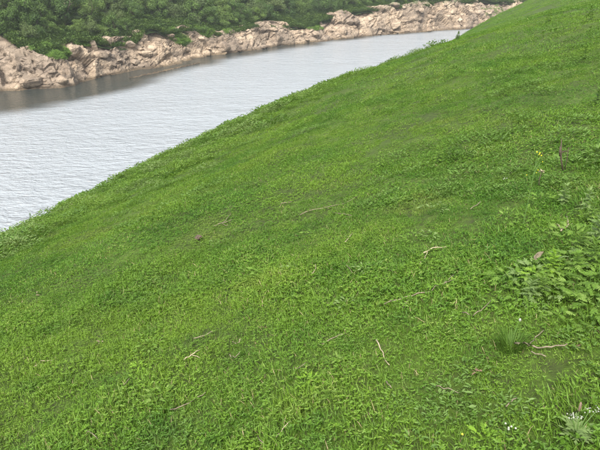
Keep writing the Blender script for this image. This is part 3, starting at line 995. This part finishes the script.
WEEDS = [
    (592, 272, 'lobed', 'weed', .20, .10, 15, 'large cut-leaved weed at the right edge, right of the pale dead leaf'),
    (574, 280, 'lobed', 'weed', .18, .10, 14, 'cut-leaved weed just left of the large weed at the right edge'),
    (556, 285, 'lobed', 'weed', .15, .09, 13, 'cut-leaved weed directly below the pale dead leaf'),
    (536, 288, 'lobed', 'weed_lime', .14, .09, 13, 'yellowish cut-leaved weed at the left end of the right-hand weed patch'),
    (522, 297, 'lobed', 'weed', .11, .08, 11, 'low cut-leaved weed trailing left below the yellowish weed'),
    (588, 293, 'lobed', 'weed_dark', .13, .09, 12, 'dark cut-leaved weed at the lower right of the right-hand weed patch'),
    (560, 300, 'lobed', 'weed_pale', .10, .07, 11, 'pale cut-leaved weed at the lower edge of the right-hand weed patch'),
    (543, 272, 'lobed', 'weed', .10, .07, 10, 'small cut-leaved weed left of the pale dead leaf'),
    (596, 244, 'lobed', 'weed_pale', .20, .11, 13, 'pale leafy weed at the right edge above the weed patch'),
    (583, 252, 'lobed', 'weed', .16, .09, 12, 'green leafy weed between the right edge and the dry straw tuft'),
    (590, 226, 'lobed', 'weed', .18, .10, 12, 'leafy weed at the right edge below the dark dead stalk'),
    (540, 206, 'oval', 'weed', .15, .09, 12, 'broad-leaved weed at the right of the yellow flower stalk'),
    (562, 205, 'oval', 'weed_pale', .16, .10, 12, 'pale broad-leaved weed under the dark dead stalk'),
    (505, 222, 'oval', 'weed', .13, .08, 11, 'low weed left of the foot of the yellow flower stalk'),
    (435, 213, 'oval', 'weed_pale', .14, .08, 12, 'pale leafy weed alone in the grass left of the flower stalk'),
    (450, 160, 'oval', 'weed_dark', .22, .12, 13, 'dark leafy clump in mid slope, upper right of centre'),
    (438, 163, 'oval', 'weed', .18, .11, 12, 'leafy clump touching the left side of the dark mid-slope clump'),
    (380, 168, 'oval', 'weed', .22, .10, 12, 'tall leafy weed in mid slope near the centre line'),
    (412, 242, 'oval', 'weed', .09, .07, 11, 'low bluish weed mat left of the forked dry twigs'),
    (430, 240, 'oval', 'weed_pale', .09, .06, 11, 'pale low weed mat above the forked dry twigs'),
    (353, 276, 'oval', 'weed_dark', .10, .07, 12, 'dark low weed mat near the centre of the slope'),
    (366, 272, 'oval', 'weed_pale', .08, .06, 11, 'pale weed touching the right side of the dark central mat'),
    (310, 238, 'oval', 'weed', .10, .07, 11, 'low weed rosette left of the small pale forked twig'),
    (290, 272, 'oval', 'weed_pale', .09, .06, 11, 'pale rosette left of the dark central weed mat'),
    (262, 277, 'oval', 'weed', .09, .07, 11, 'low rosette left of the pale rosette near the slope centre'),
    (345, 306, 'oval', 'weed_pale', .06, .05, 12, 'greyish low rosette below the dark central weed mat'),
    (313, 290, 'oval', 'weed', .08, .06, 11, 'small green rosette left above the greyish low rosette'),
    (255, 188, 'oval', 'weed_dark', .14, .10, 12, 'dark tuft of weeds on the left slope below the brow'),
    (150, 350, 'oval', 'weed', .10, .07, 12, 'leafy weed in the lower left, left of the pale forked twig'),
    (160, 400, 'lobed', 'weed', .10, .06, 13, 'cut-leaved weed just left of the long stick in the lower left'),
    (140, 372, 'oval', 'weed_lime', .07, .05, 11, 'light green weed in the lower left corner region'),
    (118, 388, 'lobed', 'weed_dark', .08, .06, 11, 'dark low weed in the lower left above the short brown stick'),
    (310, 385, 'lobed', 'weed_lime', .06, .045, 11, 'small light green weed in the lower middle'),
    (338, 365, 'lobed', 'weed', .07, .05, 11, 'small cut-leaved weed left of the thick tan stick'),
    (486, 444, 'lobed', 'weed_lime', .06, .05, 12, 'bright yellow-green weed at the bottom edge'),
    (560, 322, 'lobed', 'weed', .09, .07, 11, 'cut-leaved weed above the brown forked branch'),
    (590, 335, 'lobed', 'weed_dark', .09, .06, 11, 'dark weed at the right edge beside the brown forked branch'),
    (590, 20, 'oval', 'weed_dark', .40, .22, 14, 'dark leafy weed in the top right corner'),
    (548, 22, 'oval', 'weed', .38, .22, 13, 'leafy weed high on the slope near the top right'),
    (596, 105, 'lobed', 'weed_dark', .20, .14, 12, 'dark weed on the right edge above the dark dead stalk'),
    (584, 60, 'oval', 'weed_dark', .25, .16, 12, 'dark weed on the upper right slope'),
    # along the brow, against the water
    (31, 226, 'oval', 'weed_dark', .40, .11, 22, 'tall dark weed on the brow at the far left, against the water'),
    (132, 175, 'oval', 'weed_dark', .42, .11, 22, 'tall dark weed standing against the water on the left brow'),
    (144, 170, 'oval', 'weed', .36, .11, 22, 'weed right beside the tall dark one against the water'),
    (85, 200, 'oval', 'weed', .30, .11, 20, 'bushy weed on the brow between the two tall dark weeds'),
    (62, 212, 'oval', 'weed_dark', .30, .11, 20, 'dark bushy weed on the brow right of the leftmost tall weed'),
    (180, 151, 'oval', 'weed_dark', .30, .12, 20, 'dark bushy weed on the brow above the left slope'),
    (222, 131, 'oval', 'weed', .34, .13, 20, 'weed clump on the brow where it turns less steep'),
    (250, 117, 'oval', 'weed_dark', .34, .13, 20, 'small dark weed on the middle of the brow'),
    (373, 67, 'oval', 'weed', .36, .15, 20, 'small weed on the distant part of the brow'),
    (457, 41, 'oval', 'weed_dark', .34, .22, 20, 'tall dark weed on the brow at the far end of the river'),
]
for wd in WEEDS:
    weed(*wd)
for px_, py_, mt_ in [(512, 286, 'weed'), (530, 278, 'weed_pale'), (548, 293, 'weed'), (566, 270, 'weed'), (580, 266, 'weed_pale'), (598, 286, 'weed'), (572, 296, 'weed'), (552, 278, 'weed_lime'),
                      (586, 306, 'weed'), (542, 302, 'weed'), (598, 262, 'weed'), (576, 258, 'weed'), (528, 304, 'weed_pale'), (594, 316, 'weed'), (572, 240, 'weed'), (586, 212, 'weed_pale')]:
    weed(px_, py_, 'lobed', mt_, random.uniform(.10, .17), .095, 12, 'feathery cut-leaved weed crowded into the leafy patch along the right edge')['group'] = 'weeds of the right-hand patch'

# dense tussock with a pale head
p = at(510, 350)
e = link('grass_tussock', None); e.location = p
tag(e, 'dense dark upright grass tussock left of the brown forked branch', 'grass tussock')
V, Fc, T = [], [], []
for k in range(150):
    a_, d_ = random.uniform(0, 6.283), .05 * math.sqrt(random.random())
    hg = random.uniform(.07, .13)
    blade(V, Fc, T, math.cos(a_) * d_, math.sin(a_) * d_, -.01, hg, .0045, a_ + random.uniform(-.8, .8), hg * .25, hg * random.uniform(.1, .5), random.random() * .7)
link('blades', mesh('blades', V, Fc, False, {'tint': T}), M['weed_dark'], e)
V, Fc = [], []
tube(V, Fc, [(.0, 0, 0), (.012, .01, .09), (.03, .02, .15)], [.0016, .0014, .001], 5)
link('flower_stalk', mesh('flower_stalk', V, Fc), M['stem'], e)
def ball(V, Fc, c, r_, seg=8, rings=5, squash=1.0):
    b0 = len(V)
    for j in range(1, rings):
        th = math.pi * j / rings
        for q_ in range(seg):
            V.append((c[0] + r_ * math.sin(th) * math.cos(6.283 * q_ / seg), c[1] + r_ * math.sin(th) * math.sin(6.283 * q_ / seg), c[2] + r_ * math.cos(th) * squash))
    V.append((c[0], c[1], c[2] + r_ * squash)); V.append((c[0], c[1], c[2] - r_ * squash))
    t_, bt_ = len(V) - 2, len(V) - 1
    for j in range(rings - 2):
        for q_ in range(seg):
            i0 = b0 + j * seg + q_; i1 = b0 + j * seg + (q_ + 1) % seg
            Fc.append((i0, i0 + seg, i1 + seg, i1))
    for q_ in range(seg):
        Fc.append((b0 + q_, b0 + (q_ + 1) % seg, t_))
        Fc.append((b0 + (rings - 2) * seg + (q_ + 1) % seg, b0 + (rings - 2) * seg + q_, bt_))
V, Fc = [], []
ball(V, Fc, (.032, .021, .155), .006, squash=1.5)
link('seed_head', mesh('seed_head', V, Fc, True), M['white'], e)

# flowers
def flower(V, Fc, c, r_, petals=4, tilt=0.0):
    b0 = len(V)
    V.append(c)
    for k in range(petals * 2):
        a_ = 6.283 * k / (petals * 2)
        rr = r_ if k % 2 == 0 else r_ * .62
        V.append((c[0] + math.cos(a_) * rr, c[1] + math.sin(a_) * rr * math.cos(tilt), c[2] + rr * .18 + math.sin(a_) * rr * math.sin(tilt)))
    for k in range(petals * 2):
        Fc.append((b0, b0 + 1 + k, b0 + 1 + (k + 1) % (petals * 2)))

base = at(523, 226)
e = link('yellow_flower_plant', None); e.location = base
tag(e, 'thin tall plant with small yellow flowers on the right slope', 'wildflower')
dep = (Vector(base) - Vector((0, 0, H))).length
ht = 68 / F * dep * 1.02
V, Fc = [], []
main = [(0, 0, -.02), (.006, 0, ht * .3), (.012, 0, ht * .6), (.022, .01, ht * .85), (.026, .01, ht)]
tube(V, Fc, main, [.0042, .004, .0034, .0026, .0014], 6)
tops = [(main[-1], 3), ((.05, .01, ht * .985), 2), ((.018, -.03, ht * .77), 2), ((.055, .02, ht * .88), 1), ((-.02, .01, ht * .72), 1)]
for tp, _ in tops[1:]:
    z0 = tp[2] * .82
    tube(V, Fc, [(.015, 0, z0), ((tp[0] + .015) / 2, tp[1] / 2, z0 + (tp[2] - z0) * .6), tp], [.0022, .002, .0012], 5)
link('stalk', mesh('stalk', V, Fc), M['stem'], e)
for tp, n in tops:
    for k in range(n):
        V, Fc = [], []
        flower(V, Fc, (0, 0, 0), .0065, 4, .9)
        f_ = link('flower', mesh('flower', V, Fc), M['yellow'], e)
        V, Fc = [], []
        ball(V, Fc, (0, 0, .003), .003, 6, 4)
        link('flower_centre', mesh('flower_centre', V, Fc), M['yellow'], f_)
        f_.location = (tp[0] + random.uniform(-.018, .018), tp[1] + random.uniform(-.01, .01), tp[2] + random.uniform(-.01, .015))
        f_.rotation_euler = (random.uniform(-.3, .6), random.uniform(-.3, .3), random.uniform(0, 6))
for k in range(9):
    lf = link('leaf', random.choice(LEAF['oval', 'weed']), None, e)
    z = ht * (.05 + .07 * k)
    lf.location = (.01, 0, z); lf.rotation_euler = (0, -.5, k * 2.4); L_ = .055 * (1 - .06 * k); lf.scale = (L_, L_, L_)

e = link('white_flower_plant', None); base = at(575, 440); e.location = base
tag(e, 'pale leafy plant with clusters of tiny white flowers in the lower right corner', 'wildflower')
V, Fc = [], []
heads = [(-.035, .0, .115), (.002, .01, .10), (.06, .01, .13), (-.015, .02, .085), (.035, .015, .12)]
for hx, hy, hz_ in heads:
    tube(V, Fc, [(0, 0, -.02), (hx * .4, hy * .4, hz_ * .55), (hx, hy, hz_)], [.0028, .0022, .0014], 5)
link('stem', mesh('stem', V, Fc), M['stem'], e)
for hx, hy, hz_ in heads:
    V, Fc = [], []
    for k in range(9):
        flower(V, Fc, (hx + random.gauss(0, .007), hy + random.gauss(0, .007), hz_ + random.gauss(0, .006)), .0030, 4, random.uniform(-.5, .9))
    link('flower_cluster', mesh('flower_cluster', V, Fc), M['white'], e)
for k in range(16):
    lf = link('leaf', random.choice(LEAF['lobed', 'weed_pale']), None, e)
    lf.location = (0, 0, .008 + .045 * k / 16)
    lf.rotation_euler = (random.uniform(-.2, .2), -random.uniform(.1, .8), k * 2.4)
    L_ = random.uniform(.05, .075); lf.scale = (L_, L_, L_)
e = link('flower_spike', None); e.location = at(574, 432)
tag(e, 'pinkish upright dry flower spike beside the white flowers', 'flower spike')
V, Fc = [], []
tube(V, Fc, [(0, 0, -.01), (.002, 0, .06), (.0, 0, .10)], [.0025, .0022, .002], 6)
link('stem', mesh('stem', V, Fc), M['stem'], e)
V, Fc = [], []
tube(V, Fc, [(0, 0, .098), (0, 0, .106), (.001, 0, .120), (0, 0, .136), (0, 0, .142)], [.002, .0045, .0055, .004, .001], 8)
link('spike_head', mesh('spike_head', V, Fc, True), M['spike'], e)

def small_flower(px, py, mat, label, n, spread, name, hgt=.05):
    e = link(name, None); e.location = at(px, py); tag(e, label, 'wildflower')
    V, Fc = [], []
    tube(V, Fc, [(0, 0, -.01), (.003, 0, hgt * .6), (0, 0, hgt)], [.0016, .0014, .001], 5)
    link('stem', mesh('stem', V, Fc), M['stem'], e)
    V, Fc = [], []
    for k in range(n):
        flower(V, Fc, (random.gauss(0, spread), random.gauss(0, spread), hgt + random.gauss(0, spread * .5)), .0048, 5, .7)
    link('petals', mesh('petals', V, Fc), M[mat], e)
small_flower(461, 444, 'yellow', 'single tiny yellow flower at the bottom edge', 1, .0, 'yellow_flower')
small_flower(507, 436, 'white', 'small cluster of white flowers in the grass near the bottom right', 5, .008, 'white_flower')
small_flower(504, 186, 'white', 'tiny white flower in the grass left of the yellow flower stalk', 3, .012, 'white_flower', .07)
small_flower(519, 46, 'white', 'white flower speck high on the slope, left one of three', 4, .05, 'white_flower', .14)
small_flower(527, 52, 'white', 'white flower speck high on the slope, lowest of three', 4, .05, 'white_flower', .14)
small_flower(541, 46, 'white', 'white flower speck high on the slope, right one of three', 4, .05, 'white_flower', .14)

# ------------------------------------------------------------------ dry twigs, dead stalks and leaves
def stick(name, pxs, rad_, mat, label, branches=(), lift=.026, cat='twig'):
    """A dry stick lying in the grass along photo points on the slope; branches are further lines from it."""
    e = link(name, None)
    def line(pp, r0):
        P_ = []
        for (a_, b_) in zip(pp[:-1], pp[1:]):
            A_, B_ = at(*a_), at(*b_)
            for f in (0, .34, .67):
                P_.append(A_.lerp(B_, f))
        P_.append(at(*pp[-1]))
        L_ = sum((P_[k + 1] - P_[k]).length for k in range(len(P_) - 1))
        for k, q_ in enumerate(P_):
            q_.z = on_ground(q_.x, q_.y) + lift + random.uniform(-.006, .010)
            if 0 < k < len(P_) - 1:
                q_ += Vector((random.uniform(-1, 1), random.uniform(-1, 1), 0)) * L_ * .02
        return P_, [r0 * .55 * (1 - .45 * k / len(P_)) * random.uniform(.85, 1.15) for k in range(len(P_))]
    o0 = at(*pxs[0]); e.location = o0
    V, Fc = [], []
    P_, R_ = line(pxs, rad_); tube(V, Fc, [q_ - o0 for q_ in P_], R_, 7)
    link('shaft', mesh('shaft', V, Fc, True), M[mat], e)
    for b_ in branches:
        V, Fc = [], []
        P_, R_ = line(b_, rad_ * .62); tube(V, Fc, [q_ - o0 for q_ in P_], R_, 6)
        link('branch', mesh('branch', V, Fc, True), M[mat], e)
    tag(e, label, cat, 'dry twigs in the grass')
    return e
STICKS = [
    ([(376, 345), (380, 353), (383, 361), (389, 370)], .0065, 'twig_pale', 'thick tan stick lying in the grass right of the lower centre', []),
    ([(383, 308), (405, 302), (425, 296), (440, 289), (453, 279)], .008, 'twig', 'long thin dry twig with a forked right end in mid slope', [[(440, 289), (448, 285), (455, 284)], [(410, 301), (404, 309), (402, 313)]]),
    ([(423, 257), (432, 252), (446, 250)], .008, 'twig_pale', 'short dry twig above the long thin one', [[(428, 254), (424, 262), (419, 268)]]),
    ([(462, 317), (472, 321), (480, 315), (490, 306)], .006, 'twig', 'thin V-shaped twig right of the long thin twig', []),
    ([(514, 347), (528, 350), (540, 353), (556, 352), (566, 350)], .009, 'twig', 'brown forked branch lying in the grass at lower right', [[(528, 350), (535, 342), (543, 335)], [(530, 357), (545, 362)]]),
    ([(276, 443), (283, 434), (292, 425)], .005, 'twig_pale', 'thin diagonal stick near the bottom edge in the middle', []),
    ([(258, 441), (264, 449)], .006, 'twig', 'stub of brown stick at the bottom edge, left of the diagonal stick', []),
    ([(170, 414), (184, 410), (196, 403), (206, 397)], .006, 'twig', 'long grey-brown stick in the lower left', []),
    ([(84, 432), (93, 438), (105, 448)], .007, 'twig', 'short thick brown stick at the bottom left corner', []),
    ([(34, 369), (42, 364), (54, 363)], .007, 'twig_pale', 'short pale stick near the left edge', []),
    ([(184, 363), (192, 359), (200, 353)], .007, 'twig_pale', 'pale forked twig left of centre in the lower slope', [[(192, 359), (200, 361)]]),
    ([(233, 345), (238, 347), (241, 342)], .006, 'twig_pale', 'tiny pale Y-shaped twig below centre', []),
    ([(230, 359), (235, 361), (240, 356)], .006, 'twig', 'tiny curled brown twig below the Y-shaped one', []),
    ([(194, 342), (204, 339), (213, 336)], .006, 'twig', 'small dull twig left of the reddish dead leaf', []),
    ([(213, 228), (222, 225), (232, 222)], .011, 'twig', 'forked dry twig on the left slope, right of the earth clod', [[(222, 225), (228, 228)], [(224, 224), (229, 218), (231, 215)]]),
    ([(281, 206), (292, 204)], .009, 'twig', 'short dry stem below the brow in the middle', []),
    ([(300, 217), (322, 210), (342, 206), (360, 198)], .007, 'twig', 'long faint dry stem across the upper middle slope', []),
    ([(345, 245), (349, 240), (352, 236)], .008, 'twig_pale', 'small pale forked twig in mid slope', [[(349, 240), (345, 238)]]),
    ([(312, 277), (316, 272), (315, 268)], .007, 'twig_pale', 'tiny bent pale twig between two rosettes', []),
    ([(332, 214), (352, 218)], .007, 'twig', 'short faint twig right of the long faint stem', []),
    ([(435, 390), (447, 394), (458, 397)], .004, 'twig', 'thin faint stick in the grass left of the brown dead leaf cluster', []),
    ([(505, 412), (510, 407), (516, 403)], .006, 'twig', 'curved dry seed stem low on the right', []),
    ([(560, 236), (567, 228), (566, 221)], .009, 'twig_pale', 'tuft of pale dry stems right of the flower stalk', [[(563, 232), (572, 228)], [(562, 234), (556, 228)]]),
    ([(322, 348), (335, 341), (345, 337)], .005, 'twig', 'thin brown stick left of the thick tan stick', []),
    ([(295, 373), (303, 369), (308, 366)], .004, 'twig', 'short thin stick in the lower middle', []),
    ([(386, 387), (391, 393)], .006, 'twig', 'small stub just below the thick tan stick', []),
    ([(345, 268), (352, 276)], .006, 'twig', 'little twig by the dark central weed mat', []),
    ([(480, 205), (470, 212)], .008, 'twig', 'small dry twig left of the yellow flower stalk', []),
    ([(130, 383), (124, 390)], .005, 'twig', 'thin broken stem in the lower left', []),
]
for pxs, r_, mt, lb, br in STICKS:
    stick('dry_twig', pxs, r_, mt, lb, br)

# dark dead stalk, upper right
e = link('dead_stalk', None); base = at(564, 171); e.location = base
tag(e, 'dark dead upright stalk with a side stem on the right slope', 'dead stalk')
dep = (Vector(base) - Vector((0, 0, H))).length
k_ = dep / F
V, Fc = [], []
tube(V, Fc, [(0, 0, -.02), (-4 * k_, 0, 9 * k_), (-6 * k_, .0, 17 * k_), (-7 * k_, .01, 30 * k_)], [.6 * k_, .7 * k_, .9 * k_, .3 * k_], 7)
tube(V, Fc, [(-6.3 * k_, 0, 14 * k_), (-6.6 * k_, .0, 19 * k_), (-6.9 * k_, .01, 23 * k_)], [.6 * k_, 1.3 * k_, .5 * k_], 7)
link('stalk', mesh('stalk', V, Fc, True), M['twig_dark'], e)
V, Fc = [], []
tube(V, Fc, [(1.5 * k_, .02, -.02), (1.2 * k_, .01, 10 * k_), (.8 * k_, .01, 22 * k_)], [.35 * k_, .35 * k_, .2 * k_], 6)
link('side_stem', mesh('side_stem', V, Fc, True), M['twig_dark'], e)
V, Fc = [], []
tube(V, Fc, [(-6 * k_, 0, 17 * k_), (-2.5 * k_, .01, 18.5 * k_), (1 * k_, .01, 18 * k_)], [.5 * k_, .5 * k_, .4 * k_], 6)
link('cross_twig', mesh('cross_twig', V, Fc, True), M['twig_dark'], e)
e = link('dead_flower', None); base = at(539, 188); e.location = base
tag(e, 'pale withered flower head on a dark stem left of the dark dead stalk', 'dead flower')
V, Fc = [], []
tube(V, Fc, [(0, 0, -.02), (-1 * k_, 0, 8 * k_), (0, 0, 15 * k_)], [.45 * k_, .4 * k_, .3 * k_], 6)
link('stem', mesh('stem', V, Fc, True), M['twig_dark'], e)
V, Fc, T = [], [], []
for k in range(11):
    a_ = k * 2.4
    leaflet(V, Fc, T, (0, 0, 15 * k_), (math.cos(a_), math.sin(a_), random.uniform(-.5, .7)), 3.2 * k_, 1.2 * k_, .5)
link('petals', mesh('petals', V, Fc), M['twig_pale'], e)

def dead_leaf(px, py, L_, mat, label, n=3):
    e = link('dead_leaf', None); p = at(px, py); p.z += .035; e.location = p
    tag(e, label, 'dead leaf')
    for k in range(n):
        V, Fc, T = [], [], []
        leaflet(V, Fc, T, (0, 0, 0), (1, .1, .15), L_ * random.uniform(.5, 1.2), L_ * random.uniform(.2, .42), .5, random.uniform(.1, .9))
        lf = link('leaf', mesh('leaf', V, Fc), M[mat], e)
        lf.rotation_euler = (random.uniform(-1.2, 1.2), random.uniform(-.7, .3), random.uniform(0, 6.283))
        lf.location = (random.uniform(-.4, .4) * L_, random.uniform(-.4, .4) * L_, 0)
dead_leaf(265, 332, .035, 'dead_leaf', 'small reddish dead leaf lying below the slope centre', 3)
dead_leaf(477, 378, .028, 'dead_leaf', 'brown dead leaf cluster left of the brown forked branch', 5)
dead_leaf(538, 268, .085, 'twig', 'long pale dead leaf on top of the right-hand weed patch', 1)
dead_leaf(101, 346, .03, 'twig_pale', 'pale dead leaf scrap on the lower left slope', 3)
dead_leaf(572, 352, .03, 'dead_leaf', 'brown dead leaf at the right end of the forked branch', 3)
dead_leaf(36, 297, .04, 'twig_pale', 'pale leaf scrap on the left slope near the edge', 2)

# earth clod
p = at(199, 240)
bm = bmesh.new()
bmesh.ops.create_icosphere(bm, subdivisions=3, radius=1)
for v in bm.verts:
    d = v.co.normalized()
    v.co = d * .034 * (1 + .3 * float(fbm(np.array([d.x * 1.6]), np.array([d.y * 1.6]), np.array([d.z * 1.6]), 3, 5)[0]))
    v.co.z *= .85
me = bpy.data.meshes.new('earth_clod'); bm.to_mesh(me); bm.free()
o = link('earth_clod', me, M['clod']); o.location = p + Vector((0, 0, .03))
tag(o, 'small dark brown clod of earth on the left slope', 'clod')

# ------------------------------------------------------------------ the thin humid air over the river
bm = bmesh.new()
bmesh.ops.create_cube(bm, size=1)
me = bpy.data.meshes.new('haze'); bm.to_mesh(me); bm.free()
m, t = new_mat('humid_air')
pv = N(t, 'ShaderNodeVolumePrincipled', Density=.0004, Anisotropy=.3)
pv.inputs['Color'].default_value = (.90, .94, 1.0, 1)
o_ = N(t, 'ShaderNodeOutputMaterial'); t.links.new(pv.outputs[0], o_.inputs['Volume'])
hz_o = link('haze', me, m)
hz_o.scale = (1840, 1840, 74)
hz_o.location = (0, 0, -4.4 + 37)
tag(hz_o, 'thin pale haze in the air over the river', 'haze', kind='stuff')
